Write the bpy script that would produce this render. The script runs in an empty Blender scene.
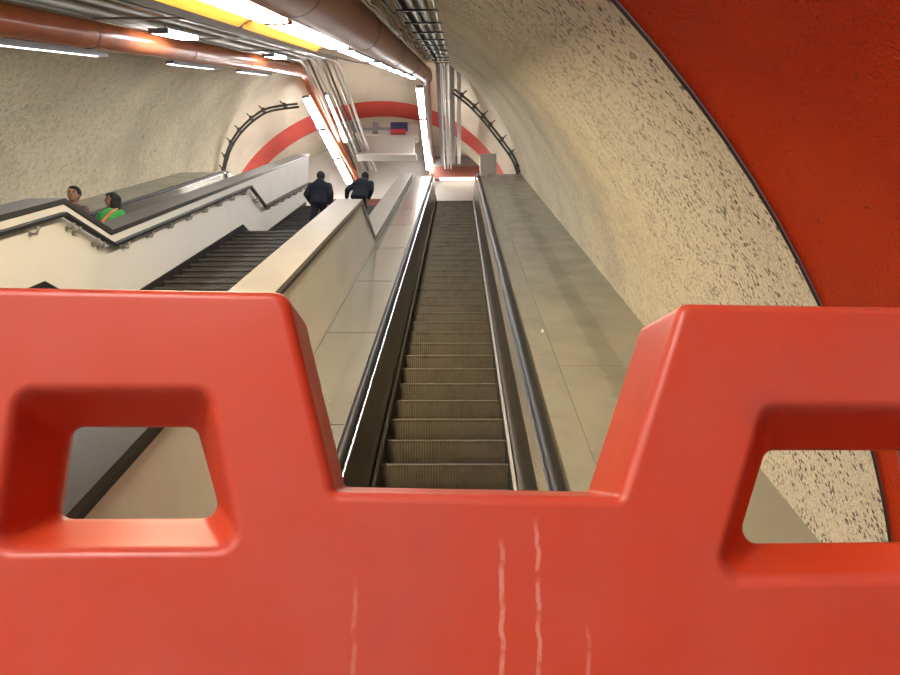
import bpy, bmesh, math, random
from mathutils import Vector, Matrix
random.seed(7)
H = 1.0                       # eye height above the lower hall floor
C30, S30 = math.cos(math.radians(30)), math.sin(math.radians(30))
SC = bpy.context.scene
COL = SC.collection

# ------------------------------------------------------------------ helpers
def I(x, w, t):               # incline frame -> world (x across, w above the eye line, t along the slope)
    return Vector((x, t*C30 - w*S30, t*S30 + w*C30 + H))
def P(x, y, z):
    return Vector((x, y, z + H))

class MB:
    def __init__(s): s.v = []; s.f = []
    def add(s, vs, fs):
        o = len(s.v); s.v += [Vector(v) for v in vs]; s.f += [tuple(i+o for i in f) for f in fs]; return s
    def prism(s, poly_a, poly_b):
        n = len(poly_a)
        fs = [(i, (i+1) % n, n+(i+1) % n, n+i) for i in range(n)]
        fs += [tuple(range(n-1, -1, -1)), tuple(range(n, 2*n))]
        return s.add(list(poly_a)+list(poly_b), fs)
    def slope(s, prof, t0, t1):          # (x,w) profile swept along the incline
        return s.prism([I(x, w, t0) for x, w in prof], [I(x, w, t1) for x, w in prof])
    def sbox(s, x0, x1, w0, w1, t0, t1): return s.slope([(x0, w0), (x1, w0), (x1, w1), (x0, w1)], t0, t1)
    def across(s, yz, x0, x1):           # (y,z) outline swept along x
        return s.prism([P(x0, y, z) for y, z in yz], [P(x1, y, z) for y, z in yz])
    def box(s, x0, x1, y0, y1, z0, z1): return s.across([(y0, z0), (y1, z0), (y1, z1), (y0, z1)], x0, x1)
    def tube(s, pts, r, n=12, cap=True):
        pts = [Vector(p) for p in pts]; rings = []
        up = Vector((0.13, 0.05, 1)).normalized()
        for i, p in enumerate(pts):
            d = (pts[min(i+1, len(pts)-1)] - pts[max(i-1, 0)]).normalized()
            a = d.cross(up)
            if a.length < .05: a = d.cross(Vector((1, 0, 0)))
            a.normalize(); b = a.cross(d)
            rr = r[i] if isinstance(r, (list, tuple)) else r
            rings.append([p + a*math.cos(2*math.pi*k/n)*rr + b*math.sin(2*math.pi*k/n)*rr for k in range(n)])
        vs = [v for rg in rings for v in rg]; fs = []
        for i in range(len(pts)-1):
            for k in range(n):
                fs.append((i*n+k, i*n+(k+1) % n, (i+1)*n+(k+1) % n, (i+1)*n+k))
        if cap: fs += [tuple(range(n-1, -1, -1)), tuple((len(pts)-1)*n+k for k in range(n))]
        return s.add(vs, fs)
    def ball(s, c, r, n=12, m=8):
        c = Vector(c); r = Vector(r) if hasattr(r, '__len__') else Vector((r, r, r))
        vs = [c+Vector((0, 0, -r.z))]; fs = []
        for j in range(1, m):
            a = -math.pi/2+math.pi*j/m
            for k in range(n):
                b = 2*math.pi*k/n
                vs.append(c+Vector((r.x*math.cos(a)*math.cos(b), r.y*math.cos(a)*math.sin(b), r.z*math.sin(a))))
        vs.append(c+Vector((0, 0, r.z))); L = len(vs)-1
        for k in range(n):
            fs.append((0, 1+(k+1) % n, 1+k)); fs.append((L, L-n+k, L-n+(k+1) % n))
        for j in range(m-2):
            for k in range(n):
                fs.append((1+j*n+k, 1+j*n+(k+1) % n, 1+(j+1)*n+(k+1) % n, 1+(j+1)*n+k))
        return s.add(vs, fs)
    def limb(s, a, b, ra, rb, n=12):
        s.ball(a, ra, n, 8); s.ball(b, rb, n, 8); return s.tube([a, b], [ra, rb], n)
    def loft(s, rings):                   # list of (center, rx, ry)
        n = 20; vs = []; fs = []
        for c, rx, ry in rings:
            c = Vector(c)
            vs += [c+Vector((rx*math.cos(2*math.pi*k/n), ry*math.sin(2*math.pi*k/n), 0)) for k in range(n)]
        m = len(rings)
        for i in range(m-1):
            for k in range(n):
                fs.append((i*n+k, i*n+(k+1) % n, (i+1)*n+(k+1) % n, (i+1)*n+k))
        fs += [tuple(range(n-1, -1, -1)), tuple((m-1)*n+k for k in range(n))]
        return s.add(vs, fs)
    def mesh(s, name, mat, origin, smooth=None, bevel=0):
        me = bpy.data.meshes.new(name)
        me.from_pydata([v-origin for v in s.v], [], s.f)
        bm = bmesh.new(); bm.from_mesh(me)
        bmesh.ops.recalc_face_normals(bm, faces=bm.faces[:])
        if bevel:
            ed = [e for e in bm.edges if e.is_manifold and e.calc_face_angle(0) > .6]
            bmesh.ops.bevel(bm, geom=ed, offset=bevel, segments=2, profile=.5, affect='EDGES', clamp_overlap=True)
        bm.to_mesh(me); bm.free()
        if mat: me.materials.append(mat)
        if smooth is not None:
            me.polygons.foreach_set('use_smooth', [True]*len(me.polygons))
            me.set_sharp_from_angle(angle=math.radians(smooth))
        return me
    def build(s, name, mat, parent=None, smooth=None, bevel=0, origin=None):
        if parent is not None: og = Vector(parent['wloc'])
        elif origin is not None: og = Vector(origin)
        else:
            xs = [v.x for v in s.v]; ys = [v.y for v in s.v]; zs = [v.z for v in s.v]
            og = Vector(((min(xs)+max(xs))/2, (min(ys)+max(ys))/2, min(zs)))
        o = bpy.data.objects.new(name, s.mesh(name, mat, og, smooth, bevel)); COL.objects.link(o)
        if parent is not None: o.parent = parent
        else: o.location = og
        o['wloc'] = tuple(og)
        return o

def tag(o, label=None, cat=None, group=None, kind=None):
    if label: o['label'] = label
    if cat: o['category'] = cat
    if group: o['group'] = group
    if kind: o['kind'] = kind
    return o
def empty(name, loc, label=None, cat=None, group=None):
    o = bpy.data.objects.new(name, None); COL.objects.link(o); o.location = loc
    o.empty_display_size = .1; o['wloc'] = tuple(loc)
    return tag(o, label, cat, group)

# ------------------------------------------------------------------ materials
class M:
    def __init__(s, name, color, rough=.5, metal=0., spec=.5, coat=0.):
        s.m = bpy.data.materials.new(name); s.m.use_nodes = True
        s.nt = s.m.node_tree; s.b = s.nt.nodes['Principled BSDF']
        s.b.inputs['Base Color'].default_value = (*color, 1); s.b.inputs['Roughness'].default_value = rough
        s.b.inputs['Metallic'].default_value = metal; s.b.inputs['Specular IOR Level'].default_value = spec
        s.b.inputs['Coat Weight'].default_value = coat; s.b.inputs['Coat Roughness'].default_value = .08
        s.col = None; s.pos = None; s.base = (*color, 1)
    def N(s, t, **k):
        n = s.nt.nodes.new(t)
        for a, v in k.items(): setattr(n, a, v)
        return n
    def L(s, a, b): s.nt.links.new(a, b)
    def P(s, world=True):
        if s.pos is None:
            s.pos = s.N('ShaderNodeNewGeometry').outputs['Position'] if world else s.N('ShaderNodeTexCoord').outputs['Object']
        return s.pos
    def mapped(s, scale):
        mp = s.N('ShaderNodeMapping'); mp.inputs['Scale'].default_value = scale
        s.L(s.P(), mp.inputs['Vector']); return mp.outputs[0]
    def noise(s, scale, detail=4, rough=.55, stretch=None, dist=0.):
        n = s.N('ShaderNodeTexNoise'); n.inputs['Scale'].default_value = scale
        n.inputs['Detail'].default_value = detail; n.inputs['Roughness'].default_value = rough
        n.inputs['Distortion'].default_value = dist
        s.L(s.mapped(stretch) if stretch else s.P(), n.inputs['Vector']); return n.outputs['Fac']
    def ramp(s, fac, a, b):
        r = s.N('ShaderNodeMapRange'); r.interpolation_type = 'SMOOTHSTEP'
        r.inputs['From Min'].default_value = a; r.inputs['From Max'].default_value = b
        s.L(fac, r.inputs['Value']); return r.outputs[0]
    def mul(s, a, b, op='MULTIPLY'):
        n = s.N('ShaderNodeMath', operation=op)
        for i, q in enumerate((a, b)):
            if isinstance(q, (int, float)): n.inputs[i].default_value = q
            else: s.L(q, n.inputs[i])
        return n.outputs[0]
    def mix(s, fac, color):
        n = s.N('ShaderNodeMix', data_type='RGBA')
        if isinstance(fac, (int, float)): n.inputs[0].default_value = fac
        else: s.L(fac, n.inputs[0])
        if s.col is None: n.inputs[6].default_value = s.base
        else: s.L(s.col, n.inputs[6])
        n.inputs[7].default_value = (*color, 1)
        s.col = n.outputs[2]; s.L(s.col, s.b.inputs['Base Color']); return s
    def bump(s, h, strength=.3, dist=.01):
        n = s.N('ShaderNodeBump'); n.inputs['Strength'].default_value = strength; n.inputs['Distance'].default_value = dist
        s.L(h, n.inputs['Height']); s.L(n.outputs[0], s.b.inputs['Normal']); return s
    def roughv(s, fac, a, b):
        r = s.N('ShaderNodeMapRange'); r.inputs['To Min'].default_value = a; r.inputs['To Max'].default_value = b
        r.inputs['From Min'].default_value = .3; r.inputs['From Max'].default_value = .7
        s.L(fac, r.inputs['Value']); s.L(r.outputs[0], s.b.inputs['Roughness']); return s
def emit(name, color, strength):
    m = M(name, (.8, .8, .8), .4); m.b.inputs['Emission Color'].default_value = (*color, 1)
    m.b.inputs['Emission Strength'].default_value = strength; return m.m

# rough speckled plaster of the vault
pl = M('speckled_plaster', (.76, .67, .48), .85)
big = pl.noise(.55, 3); pl.mix(pl.mul(pl.ramp(big, .42, .7), .8), (.58, .51, .37))
fine = pl.noise(11, 5, .75); pl.mix(pl.mul(pl.ramp(fine, .47, .66), .6), (.40, .35, .26))
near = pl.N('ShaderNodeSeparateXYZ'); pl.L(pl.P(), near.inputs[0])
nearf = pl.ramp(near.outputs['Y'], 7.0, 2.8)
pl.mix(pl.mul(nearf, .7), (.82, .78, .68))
patch = pl.ramp(pl.noise(.9, 3, .6), .38, .60)
vor = pl.N('ShaderNodeTexVoronoi'); vor.inputs['Scale'].default_value = 30; vor.inputs['Randomness'].default_value = 1
pl.L(pl.P(), vor.inputs['Vector'])
keep = pl.ramp(pl.noise(8, 3, .6), .42, .54)
sp = pl.mul(pl.ramp(vor.outputs['Distance'], .44, .30), keep)
sp = pl.mul(sp, pl.ramp(pl.noise(55, 3, .7), .38, .48))
spf = pl.ramp(pl.noise(48, 4, .7), .55, .62)
dens = pl.mul(pl.mul(nearf, .95), pl.mul(patch, .5), 'ADD')
cl = pl.N('ShaderNodeClamp'); pl.L(dens, cl.inputs[0])
pl.mix(pl.mul(spf, pl.mul(cl.outputs[0], .42)), (.13, .115, .09))
pl.mix(pl.mul(sp, pl.mul(cl.outputs[0], .95)), (.045, .04, .035))
sp2 = pl.ramp(pl.noise(7, 4, .7), .63, .70); pl.mix(pl.mul(pl.mul(sp2, patch), .6), (.10, .09, .07))
pl.bump(pl.noise(34, 5, .7), .8, .03)
PLASTER = pl.m
pu = M('upper_plaster', (.62, .54, .42), .85); pu.mix(pu.ramp(pu.noise(.8, 4), .45, .7), (.52, .46, .36)); pu.bump(pu.noise(18, 4), .3, .02); UPLASTER = pu.m
rd = M('red_painted_plaster', (.58, .042, .002), .34, 0, .3); rd.mix(rd.ramp(rd.noise(1.3, 4), .4, .7), (.48, .030, .002))
rd.mix(rd.ramp(rd.noise(60, 2), .68, .74), (.16, .012, .003))
rd.bump(rd.noise(80, 3, .6), .9, .010); REDWALL = rd.m
rb = M('red_painted_band', (.60, .075, .055), .6); rb.mix(rb.ramp(rb.noise(1.7, 4), .45, .7), (.53, .06, .045)); rb.bump(rb.noise(18, 4), .3, .02); REDBAND = rb.m
# orange barrier plastic with drips and scuffs
bp = M('orange_plastic', (.50, .052, .016), .38, 0, .4); bp.pos = bp.N('ShaderNodeTexCoord').outputs['Object']
sx = bp.N('ShaderNodeSeparateXYZ'); bp.L(bp.P(), sx.inputs[0])
bp.mix(bp.ramp(bp.noise(5, 4), .38, .7), (.44, .042, .014))
front = bp.ramp(sx.outputs['Y'], .014, .004)                       # the outer face is rubbed pale, its pinkish sheen painted in too
fade_sheen = bp.mul(front, bp.mul(bp.mul(bp.ramp(bp.noise(4.2, 5, .68), .36, .70), .5), .25, 'ADD'))
bp.mix(fade_sheen, (.46, .088, .060))
bp.mix(bp.mul(bp.ramp(bp.noise(95, 2), .755, .78), .8), (.10, .02, .015))
bp.mix(bp.mul(bp.ramp(bp.noise(6.3, 4, .65), .60, .74), .35), (.30, .06, .05))
wob = bp.mul(bp.mul(bp.noise(34, 3, .6, (.02, .02, 1)), .5, 'SUBTRACT'), .010)
xw = bp.mul(sx.outputs['X'], wob, 'ADD')
def drip(x, z0, z1, wd, amt):
    d = bp.mul(bp.mul(xw, x, 'SUBTRACT'), 0, 'ADD'); a = bp.N('ShaderNodeMath', operation='ABSOLUTE'); bp.L(d, a.inputs[0])
    f = bp.ramp(a.outputs[0], wd, wd*.35); f = bp.mul(f, bp.ramp(sx.outputs['Z'], z1, z1-.02)); f = bp.mul(f, bp.ramp(sx.outputs['Z'], z0, z0+.02))
    f = bp.mul(f, bp.ramp(bp.noise(60, 3), .30, .55)); bp.mix(bp.mul(f, amt), (.62, .28, .22))
drip(.033, -.5, -.055, .0028, .75); drip(.0615, -.5, -.040, .0024, .7); drip(.100, -.5, -.12, .0022, .45); drip(-.080, -.5, -.085, .0024, .35)
bp.roughv(bp.noise(7, 4), .30, .48); bp.bump(bp.noise(38, 3), .05, .004); BARRIER = bp.m
# polished dark granite
gr = M('dark_granite', (.030, .028, .030), .16, 0, .6)
gr.mix(gr.ramp(gr.noise(160, 2, .5), .60, .68), (.20, .18, .18)); gr.mix(gr.ramp(gr.noise(70, 2, .5), .62, .7), (.09, .08, .08)); GRANITE = gr.m
gc = M('grey_granite_cap', (.026, .024, .024), .30, 0, .6)
gc.mix(gc.ramp(gc.noise(160, 2, .5), .60, .70), (.12, .11, .105)); GCAP = gc.m
bc = M('beige_stone_cap', (.20, .182, .15), .36, 0, .6); bc.mix(bc.ramp(bc.noise(1.6, 4), .42, .7), (.17, .155, .13)); bc.mix(bc.mul(bc.ramp(bc.noise(120, 2), .6, .7), .4), (.12, .11, .095)); BCAP = bc.m
st = M('stair_granite', (.055, .050, .047), .5); st.mix(st.ramp(st.noise(40, 3), .5, .75), (.10, .09, .085)); STAIR = st.m
ww = M('white_wall_paint', (.60, .58, .54), .55); ww.mix(ww.ramp(ww.noise(.9, 4), .45, .75), (.54, .515, .475)); ww.bump(ww.noise(40, 3), .06, .004); WHITE = ww.m
bk = M('black_trim', (.012, .011, .011), .35); BLACK = bk.m
rub = M('black_rubber', (.010, .010, .012), .46, 0, .3); RUBBER = rub.m
# sloping clad slabs by the vault
cd = M('grey_stone_cladding', (.235, .222, .175), .42); cd.mix(cd.ramp(cd.noise(1.4, 5, .6), .4, .72), (.195, .185, .148))
cd.mix(cd.mul(cd.ramp(cd.noise(.8, 3), .5, .65), .5), (.27, .25, .205))
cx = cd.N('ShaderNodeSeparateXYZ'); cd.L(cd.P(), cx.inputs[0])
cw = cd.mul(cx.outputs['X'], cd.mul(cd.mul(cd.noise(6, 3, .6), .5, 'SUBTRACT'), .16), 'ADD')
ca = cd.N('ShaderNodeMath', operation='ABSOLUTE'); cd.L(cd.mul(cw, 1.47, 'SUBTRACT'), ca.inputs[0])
cd.mix(cd.mul(cd.ramp(ca.outputs[0], .13, .09), .42), (.10, .095, .075)); cd.roughv(cd.noise(2.2, 4), .32, .5); CLAD = cd.m  # wavy dark band along the slab: shading painted into the stone colour
dk = M('brushed_deck_steel', (.34, .325, .285), .17, .65); dk.mix(dk.ramp(dk.noise(.7, 2, .5), .4, .65), (.30, .285, .245)); DECK = dk.m
dr = M('grey_deck_steel', (.30, .29, .24), .38, .35); dr.mix(dr.ramp(dr.noise(2.5, 4), .4, .7), (.25, .24, .20)); DECKR = dr.m
pn = M('dark_balustrade_steel', (.040, .036, .030), .28, .35); pn.mix(pn.ramp(pn.noise(1.2, 3), .4, .7), (.032, .029, .024)); PANEL = pn.m
pf = M('grey_balustrade_steel', (.30, .28, .245), .24, .7); pf.mix(pf.ramp(pf.noise(.8, 2, .5), .4, .7), (.25, .235, .20)); PANELF = pf.m  # lighter grey than the other balustrade panels
CHROME = M('chrome', (.75, .74, .72), .22, 1).m
PALE = M('pale_skirt_metal', (.50, .47, .42), .4, .5).m
STEEL = M('dull_steel', (.36, .35, .33), .38, .9).m
es = M('ribbed_step_alloy', (.155, .136, .098), .55, .25); es.mix(es.ramp(es.noise(5, 5, .65), .45, .72), (.11, .092, .062)); es.mix(es.mul(es.ramp(es.noise(28, 3), .66, .7), .7), (.03, .026, .02)); STEP = es.m
po = M('orange_pipe_paint', (.50, .13, .045), .26, 0, .5); po.mix(po.ramp(po.noise(1.2, 4), .42, .7), (.40, .10, .04)); PIPE = po.m
pb = M('shaded_pipe_paint', (.26, .085, .05), .4); pb.mix(pb.ramp(pb.noise(1.2, 4), .42, .7), (.20, .065, .045)); SHADEPIPE = pb.m  # orange pipe again, its unlit side put into a browner colour
DARKMETAL = M('dark_tray_metal', (.045, .045, .05), .5, .4).m
GALV = M('galvanised_conduit', (.60, .60, .57), .42, .35).m
CABLE = M('grey_cable', (.10, .095, .09), .55).m
TAN = M('tan_cable', (.38, .30, .19), .6).m
HOUS = M('lamp_housing', (.26, .265, .28), .5, .2).m
YEL = M('yellow_reflector', (.60, .19, .012), .5).m
TUBE = emit('white_tube_light', (1.0, .98, .95), 24)
TUBES = emit('small_lamp_light', (.97, .98, 1.0), 12)
TUBEW = emit('warm_tube_light', (1.0, .84, .56), 36)
TUBEH = emit('added_hall_light', (1.0, .96, .90), 36)
STRIPL = emit('lit_strip', (1.0, .93, .82), 5)
fl = M('floor_terrazzo', (.20, .19, .175), .35); fl.mix(fl.ramp(fl.noise(60, 3), .5, .7), (.12, .11, .10)); FLOOR = fl.m
GREYBOX = M('grey_painted_board', (.40, .37, .335), .55).m
LOUV = M('grey_louvre', (.22, .20, .19), .5).m
REDBROWN = M('red_brown_paint', (.20, .06, .04), .6).m
SCREEN = M('dark_blue_screen', (.03, .05, .12), .3).m
REDBOX = M('red_plastic', (.55, .05, .06), .4).m

# ------------------------------------------------------------------ setting
XC, WC, R = -3.0, -3.5, 5.2
def grid(rings, name, mat, smooth=60):
    n = len(rings[0]); m = MB()
    vs = [v for r in rings for v in r]
    m.add(vs, [(i*n+k, i*n+k+1, (i+1)*n+k+1, (i+1)*n+k) for i in range(len(rings)-1) for k in range(n-1)])
    return m.build(name, mat, None, smooth)
ANG = [math.radians(-14+208*k/96) for k in range(97)]
def ring(t, r=R): return [I(XC+r*math.cos(a), WC+r*math.sin(a), t) for a in ANG]
TN, TF = 2.6, 23.3
tag(grid([ring(TN+(TF-TN)*k/40) for k in range(41)], 'ceiling', PLASTER), 'cream speckled plaster vault over the escalators', None, None, 'structure')
r0 = ring(TN, R+.008)
tag(grid([[v+Vector((0, d, 0)) for v in r0] for d in (0, -.4, -1, -2, -3.5, -5.5, -7.5)], 'wall_right', REDWALL), 'red painted vault of the lower hall', None, None, 'structure')
m = MB(); m.tube([I(XC+(R-.004)*math.cos(a), WC+(R-.004)*math.sin(a), TN-.01) for a in ANG], .006, 8)
tag(m.build('trim_1', M('edge_trim', (.05, .035, .025), .7).m, None, 60), kind='structure')
ZU, RU = 8.5, 5.2
def vring(y, r=RU): return [P(XC+r*math.cos(a)*(1.12 if math.cos(a) < 0 else 1), y, ZU+r*math.sin(a)) for a in ANG]
tag(grid([ring(TF), vring(21.7), vring(24.0)], 'ceiling', UPLASTER), kind='structure')
tag(grid([vring(24.0), vring(24.6), vring(25.2)], 'trim_2', REDBAND), 'red painted ring on the upper vault', None, None, 'structure')
tag(grid([vring(25.2), vring(27.2)], 'ceiling', UPLASTER), kind='structure')
m = MB(); m.box(-9, 3, 27.0, 27.2, 7.0, 14.5)
tag(m.build('wall_back', WHITE), kind='structure')
m = MB(); m.box(-9, 3.2, 20.9, 27.1, 7.9, 8.1)
tag(m.build('floor', FLOOR), kind='structure')
m = MB(); m.box(-4.1, -1.83, 20.86, 21.0, 6.7, 8.1); tag(m.build('trim_3', LOUV), kind='structure')
m = MB(); m.box(-4.1, -1.83, 20.84, 21.1, 8.102, 8.43)
tag(m.build('kerb', REDBROWN), 'red brown painted kerb across the top landing behind the stooped person', 'kerb')
m = MB(); m.box(-9, 3.2, -7, 4.6, -1.2, -1.0)
tag(m.build('floor', FLOOR), kind='structure')
m = MB(); m.box(-9.5, 3.5, -7.2, -7.0, -1.0, 5.5)
tag(m.build('wall_front', WHITE), kind='structure')

# ------------------------------------------------------------------ barrier
def fillet(poly, rads, off=0., n=7):
    """rounded polygon (clockwise or ccw), moved inward by off"""
    N = len(poly); area = sum(poly[i][0]*poly[(i+1) % N][1]-poly[(i+1) % N][0]*poly[i][1] for i in range(N))/2
    sg = 1 if area > 0 else -1
    lines = []
    for i in range(N):
        a, b = Vector(poly[i]), Vector(poly[(i+1) % N]); d = (b-a).normalized(); nrm = Vector((-d.y, d.x))*sg
        lines.append((a+nrm*off, d))
    out = []
    for i in range(N):
        p1, d1 = lines[i-1]; p2, d2 = lines[i]
        cr = d1.x*d2.y-d1.y*d2.x
        q = p2-p1; s = (q.x*d2.y-q.y*d2.x)/cr; v = p1+d1*s
        convex = cr*sg > 0
        r = max(rads[i]+(-off if convex else off), .0015)
        half = (math.pi-math.acos(max(-1, min(1, d1.dot(d2)))))/2
        tl = r/math.tan(half)
        a, b = v-d1*tl, v+d2*tl
        bis = (d2-d1).normalized(); c = v+bis*(r/math.sin(half))
        a0 = math.atan2((a-c).y, (a-c).x); a1 = math.atan2((b-c).y, (b-c).x); da = (a1-a0+math.pi) % (2*math.pi)-math.pi
        for k in range(n):
            th = a0+da*k/(n-1); out.append((c.x+r*math.cos(th), c.y+r*math.sin(th)))
    return out
def make_barrier():
    T = .105; bm = bmesh.new()
    top = .139; tr = .134
    outl = [(-1.0, -.62), (1.0, -.62), (1.0, tr), (.191, tr), (.130, -.028), (-.098, -.023), (-.142, top), (-1.0, top)]
    orad = [.02, .02, .05, .013, .005, .005, .016, .05]
    rb_ = .009
    def loop(pts, y): return [bm.verts.new((x, y, z)) for x, z in pts]
    def bridge(a, b):
        n = len(a)
        for i in range(n): bm.faces.new((a[i], a[(i+1) % n], b[(i+1) % n], b[i]))
    fronts, backs = [], []
    ls = []
    for k in range(6):
        th = math.pi/2*k/5
        ls.append(loop(fillet(outl, orad, rb_*(1-math.sin(th))), rb_*(1-math.cos(th))))
    for k in range(6):
        th = math.pi/2*(1-k/5)
        ls.append(loop(fillet(outl, orad, rb_*(1-math.sin(th))), T-rb_*(1-math.cos(th))))
    for a, b in zip(ls, ls[1:]): bridge(a, b)
    fronts.append(ls[0]); backs.append(ls[-1])
    def window(o, i, ro, ri, D=.05):
        N = len(o); ls = []
        # flare profile: lip arc into the funnel, straight to the throat, mirrored behind
        prof = []
        for k in range(7):
            u = k/6; prof.append((-(1-u)*.006+.004*u, .011*(u**2.2)*.9))
        def mixp(s, y, g):
            pts = [(o[j][0]*(1-s)+i[j][0]*s, o[j][1]*(1-s)+i[j][1]*s) for j in range(N)]
            return fillet(pts, [ro*(1-s)+ri*s]*N, g), y
        seq = []
        for k in range(7):
            u = k/6; seq.append(mixp(.16*u*u, .0105*u**2, -.007*(1-u)**2))
        for s, y in ((.4, .022), (.7, .035), (.93, .0455), (.985, .0488), (1., .0525), (.985, .0562), (.93, .0595), (.7, .07), (.4, .083)):
            seq.append(mixp(s, y, 0))
        for k in range(7):
            u = 1-k/6; seq.append(mixp(.16*u*u, T-.0105*u**2, -.007*(1-u)**2))
        ls = [loop(p, y) for p, y in seq]
        for a, b in zip(ls, ls[1:]): bridge(a, b)
        fronts.append(ls[0]); backs.append(ls[-1])
    window([(-.351, -.066), (-.168, -.066), (-.200, .055), (-.347, .055)], [(-.332, -.047), (-.196, -.047), (-.222, .029), (-.328, .029)], .014, .012)
    window([(.204, -.093), (.450, -.093), (.440, .045), (.257, .045)], [(.248, -.071), (.428, -.071), (.418, .010), (.281, .010)], .016, .013)
    for grp in (fronts, backs):
        ed = []
        for lp in grp:
            for j in range(len(lp)):
                e = bm.edges.get((lp[j], lp[(j+1) % len(lp)]))
                ed.append(e)
        bmesh.ops.triangle_fill(bm, use_beauty=True, use_dissolve=False, edges=ed)
    # flared foot of the barrier, down to the floor
    prof = [(0, -.50), (T, -.50), (T+.06, -.72), (T+.15, -.86), (T+.15, -1.0), (-.15, -1.0), (-.15, -.86), (-.06, -.72)]
    A = [bm.verts.new((-.99, y, z)) for y, z in prof]; B = [bm.verts.new((.99, y, z)) for y, z in prof]
    bridge(A, B); bm.faces.new(A); bm.faces.new(B)
    bmesh.ops.recalc_face_normals(bm, faces=bm.faces[:])
    me = bpy.data.meshes.new('traffic_barrier'); bm.to_mesh(me); bm.free()
    me.materials.append(BARRIER)
    me.polygons.foreach_set('use_smooth', [True]*len(me.polygons)); me.set_sharp_from_angle(angle=math.radians(38))
    o = bpy.data.objects.new('traffic_barrier', me); COL.objects.link(o)
    o.location = (0, .55, H); o.rotation_euler = (0, 0, math.radians(4.5))
    wn = o.modifiers.new('weighted', 'WEIGHTED_NORMAL'); wn.keep_sharp = True
    return o
tag(make_barrier(), 'orange plastic traffic barrier with notched top and two hand windows, across the escalator foot', 'barrier')

# ------------------------------------------------------------------ escalators
def step_mesh(x0, x1, name):
    n = 44; m = MB(); dx = (x1-x0)/n; r = .018
    prof = []
    for k in range(n):
        a = x0+k*dx; prof += [(a, 0), (a+dx*.55, 0), (a+dx*.58, r), (a+dx*.97, r)]
    L = len(prof); rows = []
    for y, z, g in ((.050, -.228, 1), (.030, -.17, 1), (.014, -.10, 1), (.003, -.04, 1), (-.004, -.012, .25), (-.002, -.002, .1), (.008, 0, .1)):
        rows.append([Vector((x, y+d*g, z)) for x, d in prof])
    for y, g in ((.03, .5), (.392, .5)): rows.append([Vector((x, y, -d*g)) for x, d in prof])
    vs = [v for rw in rows for v in rw]
    m.add(vs, [(q*L+i, q*L+i+1, (q+1)*L+i+1, (q+1)*L+i) for q in range(len(rows)-1) for i in range(L-1)])
    body = [(.085, -.226), (.395, -.226), (.395, -.03), (.040, -.03)]
    m.prism([Vector((x0, y, z)) for y, z in body], [Vector((x1, y, z)) for y, z in body])
    return m.mesh(name, STEP, Vector((0, 0, 0)))
PITCH = .4619
def escalator(label, x0, x1, nose, tn0, nk, near_rail_w, t0, t1, lp, rp, mats, deckL=None, deckR=None):
    """lp / rp: (x at skirt, x at top, top w, handrail x-range) of left and right balustrade"""
    e = empty('escalator', I((x0+x1)/2, nose-.25, t0), label, 'escalator')
    base = Vector(e['wloc'])
    sm = step_mesh(x0+.012, x1-.012, 'escalator_step')
    for k in nk:
        s = bpy.data.objects.new('step', sm); COL.objects.link(s); s.parent = e
        s.location = I(0, nose, tn0+k*PITCH)-base
    for sgn, (xs, xt, tw, h0, h1), mt in ((-1, lp, mats[0]), (1, rp, mats[1])):
        m = MB(); th = .03*sgn
        m.slope([(xs, nose-.30), (xs+th, nose-.30), (xt+th, tw), (xt, tw)], t0, t1)
        m.build('balustrade_panel', mt, e)
        m = MB(); m.slope([(xs-.004*sgn-.022*sgn, nose-.20), (xs+.002*sgn, nose-.20), (xs+.006*sgn, nose+.055), (xs-.020*sgn, nose+.055)], t0, t1)
        sk = m.build('skirt', mats[2], e)
        m = MB(); m.slope([(xs-.024*sgn, nose+.056), (xs+.004*sgn, nose+.056), (xs+.005*sgn, nose+.085), (xs-.022*sgn, nose+.085)], t0, t1)
        m.build('skirt_edge', CHROME if sgn < 0 else PALE, e)
        m = MB(); q = sorted((xt-.004*sgn, h0 if sgn > 0 else h1)); m.sbox(q[0], q[1], tw, tw+.018, t0, t1)
        m.build('guide_strip', CHROME, e)
        # handrail: rounded black belt
        m = MB(); cxm = (h0+h1)/2; hw = (h1-h0)/2; prof = []
        for k in range(13):
            a = math.pi*k/12; prof.append((cxm+hw*math.cos(a), tw+.035+.045*math.sin(a)))
        prof += [(cxm-hw*.8, tw+.005), (cxm+hw*.8, tw+.005)]
        m.slope(prof, t0, t1-.02)
        m.build('handrail', RUBBER, e, 40)
    for dk_, mt in ((deckL, DECK), (deckR, DECKR)):
        if dk_:
            m = MB(); m.sbox(dk_[0], dk_[1], dk_[2]-.04, dk_[2], t0, t1)
            d = m.build('deck_plate', mt, e)
            for k in range(1, 9 if dk_ is deckL else 1):
                mm = MB(); t = t0+(t1-t0)*k/9; mm.sbox(dk_[0]+.01, dk_[1]-.01, dk_[2], dk_[2]+.003, t, t+.012)
                mm.build('joint_strip', DARKMETAL, d)
    return e
NOSE = -3.16
E1 = escalator('dark steel escalator rising straight ahead behind the orange barrier', -.72, .47, NOSE, 10.757*PITCH, range(-4, 38), 0, 2.6, 22.6,
     (-.735, -.790, -2.44, -.885, -.800), (.478, .520, -2.44, .584, .698), (PANEL, PANEL, DARKMETAL), (-1.46, -.895, -2.45), (.705, .962, -2.45))
m = MB(); m.box(-.72, .47, 21.25, 22.4, 8.30-.05, 8.36); m.build('comb_plate', STEEL, E1)
NL = -2.85
E2 = escalator('left hand escalator with people riding, beyond the white stair wall', -6.45, -5.25, NL, 5.25, range(-2, 31), 0, 3.2, 19.4,
     (-6.47, -6.56, -1.99, -6.66, -6.575), (-5.23, -5.16, -1.99, -5.145, -5.06), (PANELF, PANEL, DARKMETAL))
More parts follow.
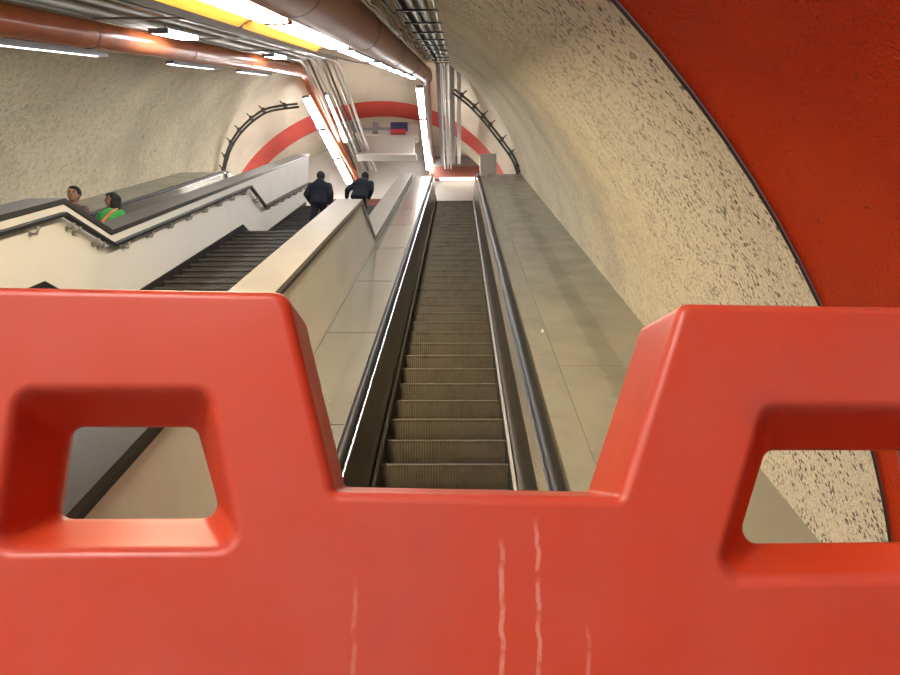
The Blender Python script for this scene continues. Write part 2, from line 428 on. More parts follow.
# rounded upper end of the far balustrade of the left escalator
m = MB()
pr = [I(0, -1.99, 19.4)]
arc = []
for k in range(13):
    a = math.pi/2-math.pi*.5*k/12
    arc.append((19.4+.95*math.cos(a), -2.62+.63*math.sin(a)))
poly = [(19.4, -3.2)]+[(19.4, -1.99)]+arc[1:]+[(20.35, -3.2)]
m.prism([I(-6.50, w, t) for t, w in poly], [I(-6.56, w, t) for t, w in poly])
m.build('balustrade_end', PANELF, E2)
m = MB(); m.tube([I(-6.617, -1.96, 19.3)]+[I(-6.617, w+.03, t) for t, w in arc], .042, 10); m.build('handrail_end', RUBBER, E2, 60)

# sloping stone cladding between escalator and vault
m = empty('stone_cladding', I(1.5, -2.5, 3), 'grey stone slope between right escalator and speckled vault', 'cladding')
joints = [2.4, 6.05, 10.3, 15.2, 19.6, 23.15]
for a, b in zip(joints, joints[1:]):
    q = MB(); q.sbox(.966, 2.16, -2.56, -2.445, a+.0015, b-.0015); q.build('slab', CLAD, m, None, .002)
q = MB(); q.box(.75, 1.30, 21.6, 22.2, 8.1, 10.35); tag(q.build('low_wall', GREYBOX), 'low grey block standing at the upper end of the right stone slope', 'wall block')
m = empty('stone_cladding', I(-7.4, -2, 4), 'beige stone slope between left escalator and far left vault', 'cladding')
joints = [3.2, 7.3, 11.5, 15.6, 19.8]
for a, b in zip(joints, joints[1:]):
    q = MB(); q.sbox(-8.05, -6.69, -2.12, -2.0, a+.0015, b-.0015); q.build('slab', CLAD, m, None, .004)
# scrap on the deck
q = MB(); q.add([I(.905, -2.446, 7.05), I(.93, -2.446, 7.02), I(.95, -2.445, 7.10), I(.925, -2.446, 7.13), I(.93, -2.43, 7.08)], [(0, 1, 4), (1, 2, 4), (2, 3, 4), (3, 0, 4), (3, 2, 1, 0)])
tag(q.build('paper_scrap', M('paper', (.8, .78, .72), .8).m), 'tiny white scrap of paper lying on the right escalator deck', 'litter')

# ------------------------------------------------------------------ stairs
TAN30 = S30/C30
S = empty('staircase', P(-2.965, 1.8, -1.0), 'dark granite staircase between the two escalators, in three flights', 'stairs')
XL, XR = -4.098, -1.832
def flight(z0, n, rise, run, y_first):
    base = Vector(S['wloc'])
    mm = MB(); mm.across([(0, -rise-.03), (run+.03, -rise-.03), (run+.03, -.002), (.012, -.002), (.012, -rise-.03)], XL, XR)
    mm = MB()
    mm.across([(0.015, -rise-.02-H), (run+.03, -rise-.02-H), (run+.03, -H), (-.012, -H), (-.012, -.035-H), (0.015, -.035-H)], XL, XR)
    me = mm.mesh('stair_step', STAIR, Vector((0, 0, 0)))
    for k in range(1, n+1):
        o = bpy.data.objects.new('step', me); COL.objects.link(o); o.parent = S
        o.location = Vector((0, y_first+(k-1)*run, z0+k*rise+H))-base
flight(-1.0, 16, .1644, .2848, 2.08)
flight(1.63, 16, .1675, .2903, 7.87)
flight(4.31, 14, .1723, .2985, 13.2)
for y0, y1, z in ((6.36, 7.88, 1.63), (12.24, 13.22, 4.31), (17.37, 20.9, 6.722)):
    q = MB(); q.box(XL, XR, y0, y1, z-.16, z-.002); q.build('landing', STAIR, S)
q = MB(); q.across([(2.3, -1.0), (6.4, 1.36), (7.8, 1.36), (12.3, 4.0), (13.2, 4.0), (17.3, 6.35), (17.3, 5.9), (13.4, 3.6), (12.4, 3.6), (8, 1.0), (6.6, 1.0), (3.2, -1.0)], XL+.02, XR-.02)
q.build('understair', WHITE, S)
def skirting(x0, x1):
    top = [(2.05, -.72), (6.42, 1.755), (6.95, 1.72), (7.25, 1.70), (7.80, 1.83), (12.18, 4.43), (12.75, 4.44), (13.1, 4.46), (17.1, 6.84)]
    bot = [(17.1, 6.50), (13.2, 4.2), (12.3, 4.2), (7.9, 1.55), (6.4, 1.5), (2.1, -1.0)]
    q = MB(); q.across(top+bot, x0, x1); return q.build('skirting', BLACK, S)
skirting(-4.1, -4.085); skirting(-1.845, -1.83)

def parapet(label, x0, x1, top, ybot, trim, caps=lambda t: [(t, GCAP)]):
    """top: list of (y,z) along the upper edge of the cap"""
    e = empty('parapet_wall', P((x0+x1)/2, top[0][0], -1.0), label, 'wall')
    def shift(d): return [(y, z-d) for y, z in top]
    cap_t = .055
    q = MB(); q.across(shift(cap_t+trim)+[(y, z) for y, z in reversed(ybot)], x0, x1); q.build('wall_body', WHITE, e)
    q = MB(); q.across(shift(cap_t)+[(y, z-trim-.002) for y, z in reversed(shift(cap_t))], x0-.008, x1+.008); q.build('dark_trim', BLACK, e)
    for pts, mt in caps(top):
        q = MB(); q.across(pts+[(y, z-cap_t) for y, z in reversed(pts)], x0-.014, x1+.014); tag(q.build('cap', mt, e), 'dark granite cap' if mt is GCAP else 'beige stone cap')
    return e
topR = [(1.42, 1.42*TAN30-1.675), (9.68, 3.914), (11.36, 3.914), (20.3, 20.3*TAN30-2.645)]
parapet('white parapet wall with granite cap between the stairs and the right escalator, V shaped drop in its cap', -1.83, -1.47, topR,
        [(1.42, -1.0), (4.0, -1.0), (20.3, 8.0)], .045, lambda t: [([t[0], (4.2, 4.2*TAN30-1.675)], GCAP), ([(4.205, 4.205*TAN30-1.675)]+t[1:], BCAP)])
topL = [(1.0, 1.0*TAN30-1.115), (6.60, 2.695), (7.58, 2.695), (17.3, 17.3*TAN30-1.682)]
WL = parapet('white parapet wall with zigzag granite cap on the left side of the stairs', -4.46, -4.1, topL,
        [(1.0, -1.0), (3.5, -1.0), (17.3, 6.4)], .010)
# wall handrail with brackets
HR = empty('wall_handrail', P(-4.02, 3.0, .47), 'black handrail on chrome brackets fixed to the white left stair wall', 'handrail')
hp = [(3.0, 3.0*TAN30-1.255), (6.50, 2.50), (7.50, 2.50), (12.28, 5.25), (13.30, 5.25), (17.12, 7.40)]
def band(pts, a, b, x0, x1):
    q = MB(); q.across([(y, z+a) for y, z in pts]+[(y, z+b) for y, z in reversed(pts)], x0, x1); return q
band(hp, .006, -.042, -4.05, -3.985).build('rail', RUBBER, HR, None, .008)
for (a, b), n in zip(zip(hp, hp[1:]), (4, 2, 8, 1, 7)):
    for k in range(n):
        u = (k+.5)/n; y = a[0]+(b[0]-a[0])*u; z = a[1]+(b[1]-a[1])*u
        for dy in (-.06, .06):
            q = MB(); q.tube([P(-4.1, y+dy, z-.11), P(-4.03, y+dy, z-.11), P(-4.015, y+dy, z-.03)], .014, 8)
            q.tube([P(-4.1, y+dy, z-.11), P(-4.088, y+dy, z-.11)], .024, 12)
            q.build('bracket', STEEL, HR, 60)

# ------------------------------------------------------------------ pipes, trays and lamps
def pipe(label, pts, r, mat, collars, cm):
    e = empty('ceiling_pipe', pts[0], label, 'pipe')
    q = MB(); q.tube(pts, r, 32, True); q.build('pipe_run', mat, e, 60)
    for c, d in collars:
        q = MB(); q.tube([c-d*.02, c+d*.02], (r[0] if isinstance(r, list) else r)+.006, 32); q.build('joint_collar', cm, e, 60)
    return e
dI = Vector((0, C30, S30))
def bend(a, b, c, r=.5, n=7):
    a, b, c = Vector(a), Vector(b), Vector(c); u = b+(a-b).normalized()*r; v = b+(c-b).normalized()*r
    return [u.lerp(b, k/n).lerp(b.lerp(v, k/n), k/n) for k in range(n+1)]
def elbow(x, w):
    b = I(x, w, 1.7); return [b+Vector((0, 0, 1.0))]+bend(b+Vector((0, 0, 1)), b, I(x, w, 12), .38)
KL = I(-5.2, .86, 24.3); LE = P(-4.25, 26.6, 11.62)
pipe('orange pipe with thin joint rings along the left of the vault', elbow(-5.2, .86)+[I(-5.2, .86, 12)]+bend(I(-5.2, .86, 12), KL, LE)+[LE], [.19]*17+[.19, .10], PIPE,
     [(I(-5.2, .86, t), dI) for t in (6.0, 10.3, 14.0, 17.8, 21.4)], M('joint_paint', (.22, .06, .03), .4).m)
KR = I(-.98, .66, 21.9); RE = P(-1.10, 26.6, 12.22)
pipe('pipe coloured brown for its shade, beside the yellow lamps near the crown of the vault', elbow(-.98, .645)+[I(-.98, .65, 12)]+bend(I(-.98, .65, 12), KR, RE)+[RE], [.2]*16+[.17, .12, .10], SHADEPIPE,
     [(I(-.98, .65, t), dI) for t in (4.4, 7.4, 11.0, 15.0, 19.0)], M('shaded_joint_paint', (.12, .04, .03), .4).m)

def lamp_dir(label, a, b, wd, mat, group=None, hous=.05, yellow=False, name='fluorescent_lamp', drop=.03, skirt=()):
    """box lamp from a to b, diffuser underneath"""
    a, b = Vector(a), Vector(b); d = (b-a).normalized(); s = d.cross(Vector((0, 0, 1))).normalized(); u = s.cross(d)
    e = empty(name, a, label, 'lamp', group)
    def bx(s0, s1, u0, u1, l0, l1):
        return [a+d*l0+s*p+u*q for p, q in ((s0, u0), (s1, u0), (s1, u1), (s0, u1))], [a+d*l1+s*p+u*q for p, q in ((s0, u0), (s1, u0), (s1, u1), (s0, u1))]
    L = (b-a).length
    q = MB(); q.prism(*bx(-wd/2, wd/2, -drop, .03, .03, L-.03)); q.build('diffuser', mat, e)
    q = MB(); q.prism(*bx(-wd/2-.012, wd/2+.012, .031, .031+hous, 0, L)); h = q.build('housing', HOUS, e)
    if skirt:
        for sd in skirt:
            q = MB(); x0, x1 = sorted((sd*(wd/2+.002), sd*(wd/2+.012))); q.prism(*bx(x0, x1, -drop-.02, .031, 0, L)); q.build('side_reflector', HOUS, h)
    for l0, l1 in ((0, .028), (L-.028, L)):
        q = MB(); q.prism(*bx(-wd/2-.001, wd/2+.001, -drop-.006, .03, l0, l1)); q.build('end_cap', HOUS, h)
    if yellow:
        A = [a+d*.0+s*p+u*q_ for p, q_ in ((-wd/2-.014, .035), (-wd/2-.15, -.045), (-wd/2-.15, -.030), (-wd/2-.014, .05))]
        B = [v+d*L for v in A]
        q = MB(); q.prism(A, B); q.build('reflector_wing', YEL, e)
    return e
for i, (t0, t1) in enumerate(((4.6, 7.6), (7.9, 10.9), (13.4, 16.0), (17.6, 20.4))):
    lamp_dir(('unseen long lamp kept for its light below the orange pipe, nearest to the viewer', 'long lamp below the orange pipe at the left edge of the photo', 'lamp below the orange pipe, just past the first hanging bright lamp', 'lamp below the orange pipe, farthest before the vault ends')[i],
             I(-5.32, .615, t0), I(-5.32, .615, t1), .13, TUBE, 'lamps under the orange pipe', hous=.02, drop=.0, skirt=(-1, 1))  # the nearest of these is out of view, kept for its light
for i, (t0, t1, y) in enumerate(((2.6, 5.0, True), (5.1, 7.65, True), (8.0, 10.3, False), (10.8, 13.0, False), (13.6, 15.6, False), (16.2, 18.0, False), (18.6, 20.4, False))):
    lamp_dir(('warm lamp with yellow reflector beside the shaded pipe, nearest overhead', 'warm lamp with yellow reflector beside the shaded pipe, second from the front', 'white lamp just after the yellow ones beside the shaded pipe', 'second white lamp beyond the yellow lamps along the shaded pipe', 'third white lamp beyond the yellow lamps along the brown pipe', 'fourth white lamp beyond the yellow lamps along the brown pipe', 'last sloping white lamp before the brown pipe bends')[i],
             I(-1.24, .50, t0), I(-1.24, .50, t1), .19, TUBEW if y else TUBE, 'lamps along the shaded pipe', yellow=y, drop=.02 if y else .01, skirt=() if y else (1,))
# horizontal runs over the upper landing
def run(a, b, n, labels, wd, grp):
    a, b = Vector(a), Vector(b)
    for k in range(n):
        lamp_dir(labels[k], a.lerp(b, (k+.02)/n), a.lerp(b, (k+.98)/n), wd, TUBE, grp)
run(P(-5.40, 21.9, 12.70), P(-4.50, 26.5, 11.36), 3, ['bright lamp under the orange pipe where it bends, nearest of three', 'bright lamp under the bent orange pipe, middle of three', 'bright lamp under the bent orange pipe, lowest in the photo'], .26, 'lamps over the upper landing')
run(P(-1.27, 20.6, 12.28), P(-1.19, 26.5, 11.98), 3, ['bright upright looking lamp below the bend of the brown pipe', 'bright lamp below the brown pipe, middle of the three over the landing', 'bright lamp below the brown pipe, lowest in the photo above the escalator top'], .26, 'lamps over the upper landing')
lamp_dir('slim lit lamp on the left cable tray over the upper landing', P(-4.62, 21.6, 12.6), P(-4.30, 24.0, 12.0), .12, TUBE)

# left cable tray with conduits
TR = empty('cable_tray', I(-4.3, 1.05, 2), 'ladder cable tray with grey conduits above the orange pipe', 'cable tray')
KT = I(-4.3, 1.15, 22.5)
def kinked(x, w, t0, tk, yend, zend, dx): 
    k = I(x, w, tk); e = P(x+dx, yend, zend)
    return [I(x, w, t0), I(x, w, tk*.6)]+bend(I(x, w, t0), k, e, .6, 5)+[e]
for i in range(7):
    x = -4.82+i*.17; w = 1.10+.05*(i % 2)+.10*i/6
    q = MB(); q.tube(kinked(x, w, 1.5, 22.6, 26.6, 12.0+.05*(i % 2), .35), .034 if i % 3 else .05, 10); q.build('conduit', GALV if i % 3 != 1 else CABLE, TR, 60)
for x in (-4.95, -3.68):
    q = MB(); q.sbox(x-.015, x+.015, 1.03, 1.15, 1.5, 22.2); q.build('side_rail', STEEL, TR)
for k in range(6):
    t = 3.2+k*3.4; q = MB(); q.sbox(-4.95, -3.68, 1.015, 1.045, t, t+.05); q.build('rung', STEEL, TR)
def small_lamp(label, t0, t1):
    a, b = I(-4.60, .98, t0), I(-4.60, .98, t1)
    e = lamp_dir(label, a, b, .30, TUBES, 'small lamps hung from the left tray', name='hanging_lamp', hous=.012)
    q = MB(); q.tube([I(-4.6, 1.03, t0+.3), I(-4.6, 1.10, t0+.3)], .012, 8); q.tube([I(-4.6, 1.03, t1-.3), I(-4.6, 1.10, t1-.3)], .012, 8); q.build('hanger', STEEL, e)
small_lamp('short bright lamp hung from the left cable tray, the nearer one', 11.3, 12.6)
small_lamp('short bright lamp hung from the left cable tray, the farther one', 17.7, 18.9)

# right cable ladder with bright conduits
RT = empty('cable_ladder', I(-.37, .95, 3), 'dark cable ladder with three pale tubes beside the brown pipe', 'cable tray')
q = MB(); q.sbox(-.60, -.15, 1.0, 1.03, 2.5, 20.6); q.build('back_plate', DARKMETAL, RT)
for x in (-.61, -.14):
    q = MB(); q.sbox(x-.012, x+.012, .90, 1.03, 2.5, 20.6); q.build('side_rail', DARKMETAL, RT)
for i, x in enumerate((-.50, -.375, -.25)):
    q = MB(); q.tube(kinked(x, .935, 2.5, 20.8, 26.6, 11.9, -.05), .026, 10); q.build('tube', GALV, RT, 60)
for k in range(14):
    t = 2.75+k*1.35; q = MB(); q.sbox(-.68, -.07, .885, .905, t, t+.07); q.build('hanger_bar', DARKMETAL, RT)
for i in range(4):
    x = -.70+i*.22; q = MB(); q.box(x, x+.14, 19.0, 26.5, 12.05, 12.12); q.build('duct_strip', GALV if i % 2 else HOUS, RT)
# loose cables between pipe and ladder
rr = random.Random(3)
CB = empty('cable_bundle', I(-.7, .95, 2), 'untidy bundle of tan and grey cables between brown pipe and ladder', 'cables')
for i in range(9):
    pts = []; x = -.95+.040*i; w0 = .93+.03*rr.random()
    for k in range(34):
        t = 1.8+k*.56; pts.append(I(x+.02*rr.uniform(-1, 1), w0+.045*rr.uniform(-1, 1), t))
    q = MB(); q.tube(pts, rr.choice((.012, .018, .024)), 8); q.build('cable', rr.choice((TAN, TAN, CABLE, GALV)), CB, 60)

def arc_conduit(label, pts, reach):
    e = empty('arched_conduit', pts[0], label, 'conduit')
    # smooth
    sm = []
    for i in range(len(pts)-1):
        p0, p1, p2, p3 = pts[max(i-1, 0)], pts[i], pts[i+1], pts[min(i+2, len(pts)-1)]
        for k in range(6):
            u = k/6
            sm.append(.5*((2*p1)+(p2-p0)*u+(2*p0-5*p1+4*p2-p3)*u*u+(3*p1-p0-3*p2+p3)*u**3))
    sm.append(pts[-1])
    for o in (0, .11):
        q = MB(); q.tube([v+Vector((o*.5*reach, 0, -o)) for v in sm], .038, 10); q.build('conduit', CABLE, e, 60)
    for i in range(3, len(sm)-2, 5):
        v = sm[i]; d = Vector((-reach, 0, 1)).normalized()
        q = MB(); q.tube([v-d*.14, v+d*.22], .022, 8); q.tube([v+Vector((0, -.05, 0)), v+Vector((0, .05, 0))], .07, 10); q.build('clamp', CABLE, e, 60)
arc_conduit('dark double conduit curving over the right side of the vault end', [I(-.12, .22, 23.1), I(.39, -.17, 23.1), I(.75, -.52, 23.1), I(1.05, -.86, 23.1), I(1.50, -1.42, 23.1), I(1.85, -1.9, 23.1), I(2.04, -2.4, 23.1)], -1)
arc_conduit('dark double conduit curving over the left side of the vault end', [I(-7.88, -2.4, 23.1), I(-7.80, -2.0, 23.1), I(-7.55, -1.45, 23.1), I(-7.18, -.98, 23.1), I(-6.65, -.55, 23.1), I(-6.12, -.30, 23.1), I(-5.2, -.18, 23.1)], 1)
q = MB(); a, b = P(-4.4, 19.2, 12.72), P(-1.1, 19.2, 12.35)
q.tube([a.lerp(b, k/14)+Vector((0, 0, -.32*4*(k/14)*(1-k/14))) for k in range(15)], .014, 8)
tag(q.build('hanging_cable', CABLE, None, 60), 'thin dark cable sagging across the vault between the two pipes', 'cable')

# ------------------------------------------------------------------ upper landing fittings
g = empty('overhead_box', P(-2.85, 25.0, 11.93), 'long grey box beam spanning below the red arch', 'overhead box')
q = MB(); q.box(-3.95, -1.75, 24.9, 25.4, 11.95, 12.70); q.build('beam', GREYBOX, g)
q = MB(); q.box(-4.05, -1.65, 24.85, 25.4, 11.88, 11.945); q.build('bottom_ledge', WHITE, g)
q = MB(); q.box(-4.85, -1.60, 25.15, 25.5, 12.702, 13.33); tag(q.build('white_panel', WHITE), 'white panel over the grey box beam below the red arch', 'panel')
q = empty('display_board', P(-2.35, 25.05, 12.95), 'dark blue board with red lower edge on the white panel', 'display board')
m = MB(); m.box(-2.70, -2.02, 24.95, 25.145, 13.02, 13.32); m.build('screen', SCREEN, q)
m = MB(); m.box(-2.70, -2.10, 24.93, 25.145, 12.88, 13.015); m.build('red_edge', REDBOX, q)
for x0, x1, z0, z1, lb in ((-4.25, -3.93, 12.98, 13.40, 'dark box left of all fittings on the white panel below the red arch'), (-3.42, -3.22, 12.92, 13.36, 'narrow dark box at the middle of the white panel below the red arch')):
    m = MB(); m.box(x0, x1, 24.98, 25.145, z0, z1); m.box(x0+.04, x1-.04, 24.92, 24.98, z0+.06, z0+.2); tag(m.build('wall_box', HOUS, None, None, .01), lb, 'box')
m = MB(); m.tube([P(-4.2, 25.06, 13.10), P(-3.3, 25.06, 13.10), P(-2.71, 25.06, 13.10)], .05, 10)
tag(m.build('trunking_pipe', HOUS, None, 60), 'dark pipe joining the boxes and the blue board on the white panel', 'pipe')
q = empty('lintel', P(.2, 26.3, 11.35), 'red brown lintel with grey louvres above the escalator top', 'lintel')
m = MB(); m.box(-1.2, 1.75, 26.1, 26.6, 11.42, 11.96); m.build('red_band', REDBROWN, q)
for k in range(4):
    m = MB(); m.box(-1.2, 1.75, 26.12+.02*k, 26.6, 11.97+.125*k, 12.07+.125*k); m.build('louvre', LOUV, q)
m = MB(); m.box(-.75, 1.05, 26.02, 26.1, 11.36, 11.43); m.build('lit_edge', STRIPL, q)
m = MB(); m.box(-1.2, 1.75, 26.3, 26.5, 8.1, 11.42); m.build('cream_panel', GREYBOX, q)
q = MB(); q.box(-4.4, -4.0, 24.2, 24.4, 11.0, 13.0); 

# ------------------------------------------------------------------ people
SKIN = M('skin_brown', (.20, .095, .055), .6).m
HAIR = M('black_hair', (.010, .008, .008), .75, 0, .25).m
NAVY = M('navy_jacket', (.005, .007, .014), .9, 0, .3).m
DARKT = M('dark_trousers', (.006, .007, .012), .9, 0, .3).m
GREEN = M('green_shirt', (.03, .24, .04), .8).m
MAROON = M('maroon_jacket', (.06, .022, .026), .8).m
STRAPM = M('coral_strap', (.75, .16, .10), .6).m
SHOE = M('dark_shoe', (.02, .018, .016), .6).m
def solid(mb, name, mat, parent, vox, sm=6):
    """fuse overlapping shapes into one continuous skin"""
    me = bpy.data.meshes.new(name); me.from_pydata([v for v in mb.v], [], mb.f)
    o = bpy.data.objects.new(name, me); COL.objects.link(o)
    r = o.modifiers.new('r', 'REMESH'); r.mode = 'VOXEL'; r.voxel_size = vox
    s = o.modifiers.new('s', 'SMOOTH'); s.iterations = sm; s.factor = .5
    dg = bpy.context.evaluated_depsgraph_get(); m2 = bpy.data.meshes.new_from_object(o.evaluated_get(dg))
    bpy.data.objects.remove(o); bpy.data.meshes.remove(me)
    m2.name = name; m2.materials.clear(); m2.materials.append(mat)
    m2.polygons.foreach_set('use_smooth', [True]*len(m2.polygons))
    ob = bpy.data.objects.new(name, m2); COL.objects.link(ob); ob.parent = parent
    return ob
def person(label, loc, heading, height, lean=(0, 0), head_turn=0, legs=None, arms=None, top=NAVY, hair='short', sleeves='long', strap=False, heavy=1.0, group=None, hood=False):
    e = empty('person', loc, label, 'person'); e.rotation_euler = (0, 0, heading); k = height/1.72; e.scale = (k, k, k)
    def T(v):                                  # lean the upper body about the pelvis
        v = Vector(v); f = max(0, v.z-.92); return Vector((v.x+lean[0]*f, v.y+lean[1]*f, v.z-.25*abs(lean[1])*f))
    L = legs or {'r': ((.10, .03, .48), (.10, -.02, .085)), 'l': ((-.10, .03, .48), (-.10, -.02, .085))}
    A = arms or {'r': ((.25, -.04, 1.12), (.25, .08, .90)), 'l': ((-.25, -.04, 1.12), (-.25, .08, .90))}
    hc = T((0, .03, 1.60)); nk = T((0, 0, 1.43))
    R_ = Matrix.Rotation(head_turn, 3, 'Z')
    def Hd(v): return hc+R_ @ Vector(v)
    def body(g, full=True, part='all'):
        m = MB()
        if part in ('all', 'torso'):
            m.loft([(T(c), rx*heavy+g, ry*heavy+g) for c, rx, ry in (((0, 0, .84), .10, .085), ((0, 0, .90), .165, .115), ((0, .0, 1.0), .155, .108), ((0, .01, 1.10), .150, .105), ((0, .01, 1.25), .175, .118), ((0, 0, 1.35), .195, .115), ((0, -.005, 1.42), .14, .09), ((0, -.005, 1.46), .06, .06))])
            if part == 'torso' and hood: m.ball(T((0, -.045, 1.45)), (.115, .10, .085)); m.ball(T((0, -.02, 1.30)), (.20*heavy, .15, .20))
            for s, key in ((1, 'r'), (-1, 'l')):
                sh = T((.172*s*heavy, 0, 1.365)); el, wr = A[key]; el, wr = T(el), T(wr)
                m.limb(sh, el, .056+g, .043+g)
                if sleeves == 'long' or part == 'all': m.limb(el, wr, .042+g, .029+g)
                if part == 'all':
                    d = (wr-el).normalized(); side = Vector((s, 0, 0)); fw = d.cross(side).normalized()
                    pc = wr+d*.05; m.limb(wr+d*.01, pc, .028, .030); m.limb(pc-fw*.025, pc+fw*.025, .022, .022)
                    for q_, ln in ((-.032, .060), (-.011, .072), (.011, .076), (.032, .068)):
                        b0 = pc+fw*q_+d*.025; b1 = b0+d*ln*.5-side*.008; b2 = b1+d*ln*.4-side*.018
                        m.limb(b0, b1, .010, .009, 8); m.limb(b1, b2, .009, .0075, 8)
                    b0 = wr+d*.025+fw*.028; b1 = b0+d*.03+fw*.028; m.limb(b0, b1, .012, .010, 8); m.limb(b1, b1+d*.025, .010, .008, 8)
        if part in ('all', 'legs'):
            m.loft([((0, 0, .83), .09+g, .08+g), ((0, 0, .89), .158+g, .112+g), ((0, 0, .97), .152+g, .108+g)])
            for s, key in ((1, 'r'), (-1, 'l')):
                kn, an = Vector(L[key][0]), Vector(L[key][1]); hip = Vector((.085*s, 0, .88))
                m.limb(hip, kn, .085+g, .057+g); m.limb(kn, kn.lerp(an, .35), .055+g, .055+g); m.limb(kn.lerp(an, .35), an, .055+g, .036+g)
                if part == 'all':
                    m.limb(an, an+Vector((0, -.02, -.045)), .036, .034); m.limb(an+Vector((0, .0, -.05)), an+Vector((0, .13, -.055)), .032, .026)
        if part == 'all':
            m.limb(T((0, -.01, 1.38)), Hd((0, -.02, -.06)), .058, .055)
            m.ball(Hd((0, -.005, .025)), (.077, .096, .098), 20, 14)
            m.loft([(Hd((0, .03, -.115)), .030, .030), (Hd((0, .022, -.09)), .050, .055), (Hd((0, .012, -.04)), .066, .078), (Hd((0, 0, .02)), .072, .085)])
            m.ball(Hd((0, .098, -.022)), (.013, .018, .014), 10, 8); m.limb(Hd((0, .088, .02)), Hd((0, .100, -.018)), .009, .012, 8)
            m.ball(Hd((0, .083, -.062)), (.024, .010, .010), 10, 8)
            for s in (1, -1):
                m.ball(Hd((.076*s, -.005, -.005)), (.012, .022, .032), 10, 8); m.ball(Hd((.032*s, .083, .038)), (.022, .010, .007), 10, 6)
        return m
    solid(body(0), 'body', SKIN, e, .0075, 5)
    solid(body(.026 if hood else .016, part='torso'), 'jacket' if sleeves == 'long' else 'shirt', top, e, .011, 12)
    solid(body(.012, part='legs'), 'trousers', DARKT, e, .011, 5)
    for s, key in ((1, 'r'), (-1, 'l')):
        an = Vector(L[key][1]); m = MB(); m.limb(an+Vector((0, -.03, -.045)), an+Vector((0, .15, -.05)), .043, .036); m.limb(an+Vector((0, -.02, -.01)), an+Vector((0, -.02, -.05)), .042, .042)
        solid(m, 'shoe', SHOE, e, .010, 3)
    for s in (1, -1):
        m = MB(); m.ball(Hd((.031*s, .079, .016)), (.012, .010, .008), 10, 8)
        o = bpy.data.objects.new('eye', m.mesh('eye', HAIR, Vector((0, 0, 0)), 60)); COL.objects.link(o); o.parent = e
    m = MB(); m.ball(Hd((0, .087, -.062)), (.020, .008, .004), 10, 6)
    o = bpy.data.objects.new('lips', m.mesh('lips', M('lips', (.22, .07, .06), .5).m, Vector((0, 0, 0)), 60)); COL.objects.link(o); o.parent = e
    m = MB(); m.ball(Hd((0, -.026, .045)), (.094, .102, .102), 20, 14)
    if hair == 'long':
        m.limb(Hd((0, -.06, .02)), T((0, -.10, 1.30)), .098, .075); m.limb(Hd((0, -.05, .0)), Hd((0, -.09, -.20)), .10, .085)
        for s in (1, -1): m.limb(Hd((.066*s, -.02, .02)), T((.085*s, -.06, 1.36)), .036, .03)
        m.limb(Hd((0, .05, .10)), Hd((0, -.05, .11)), .035, .035)
    else:
        m.limb(Hd((0, -.055, .02)), Hd((0, -.060, -.05)), .075, .055)
    m.ball(Hd((0, .038, .088)), (.066, .055, .034), 14, 10)
    solid(m, 'hair', HAIR, e, .011, 3)
    if strap:
        m = MB(); pts = [T(v) for v in ((-.13, -.10, 1.36), (-.13, .02, 1.455), (-.10, .12, 1.36), (.0, .155, 1.22), (.10, .145, 1.08), (.16, .10, .98), (.19, .0, .95))]
        m.tube(pts, .022, 8); solid(m, 'shoulder_strap', STRAPM, e, .009, 2)
    return e
def stair_z(y):                       # height of the tread under y on the upper flight
    k = math.floor((y-13.2)/.2985)+1; return 4.31+max(k, 0)*.1723
person('person in a dark jacket walking up the stairs by the white wall, seen from behind', P(-2.93, 13.42, 4.31+.1723), 0, 1.60, (0, .12), 0,
       {'r': ((.12, .22, .66), (.12, .16, .26)), 'l': ((-.13, -.02, .47), (-.14, -.10, .085))},
       {'r': ((.27, -.06, 1.13), (.25, .10, .93)), 'l': ((-.29, -.04, 1.14), (-.22, .14, 1.02))}, heavy=1.14, hood=True)
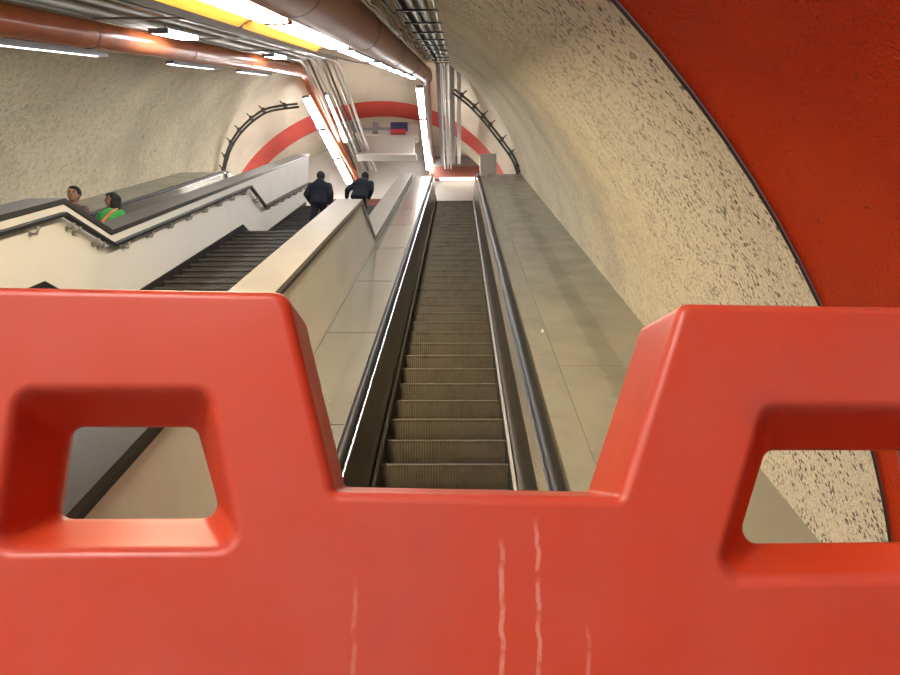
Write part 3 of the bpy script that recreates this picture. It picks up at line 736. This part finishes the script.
person('stooped person in a dark jacket on the stairs behind the granite cap, back turned', P(-2.22, 14.25, 4.31+.1723*4), 0, 1.53, (.16, .34), 0,
       {'r': ((.12, .20, .65), (.12, .14, .26)), 'l': ((-.12, .0, .47), (-.12, -.08, .085))},
       {'r': ((.26, .02, 1.14), (.20, .22, 1.0)), 'l': ((-.34, -.02, 1.14), (-.34, .12, .98))}, heavy=1.18, hood=True)
def esc_tread(t): return I(0, NL, t)
def rider(label, x, k, **kw):
    p = I(x, NL, 5.25+k*PITCH); return person(label, Vector((x, p.y+.2, p.z)), **kw)
rider('person with long black hair in a green shirt with coral strap on the left escalator', -5.75, 11, heading=math.radians(172), height=1.68, head_turn=math.radians(-62), top=GREEN, hair='long', strap=True, heavy=1.06)
rider('person with short dark hair in a maroon jacket on the left escalator, behind the handrail', -6.15, 10, heading=math.radians(176), height=1.86, head_turn=math.radians(16), top=MAROON)

# ------------------------------------------------------------------ unseen lower hall lamps (behind the viewer), added to light barrier and red vault
for i, (x, y) in enumerate(((-1.3, -1.6), (-4.6, -1.6), (-1.3, -4.4), (-4.6, -4.4))):
    a, b = P(x, y-.7, 2.28), P(x, y+.7, 2.28)
    lamp_dir('unseen lamp added in the lower hall, behind the viewer above the orange barrier' if i == 0 else 'unseen lamp added in the lower hall, behind the viewer', a, b, .34, TUBEH, 'added lower hall lamps')

# ------------------------------------------------------------------ world, camera, view
w = bpy.data.worlds.new('World'); SC.world = w; w.use_nodes = True
w.node_tree.nodes['Background'].inputs[0].default_value = (.9, .92, 1, 1); w.node_tree.nodes['Background'].inputs[1].default_value = .05
cam = bpy.data.cameras.new('Camera'); co = bpy.data.objects.new('Camera', cam); COL.objects.link(co)
cam.sensor_fit = 'HORIZONTAL'; cam.sensor_width = 36; cam.lens = 676/900*36; cam.clip_start = .02; cam.clip_end = 200
co.location = (0, 0, H); co.rotation_euler = (math.radians(90+10.4), 0, math.radians(.75))
SC.camera = co
SC.view_settings.view_transform = 'Standard'; SC.view_settings.look = 'None'
SC.view_settings.exposure = 1.25; SC.view_settings.gamma = 1; SC.view_settings.use_curve_mapping = False
for o in list(COL.objects):
    if 'wloc' in o: del o['wloc']
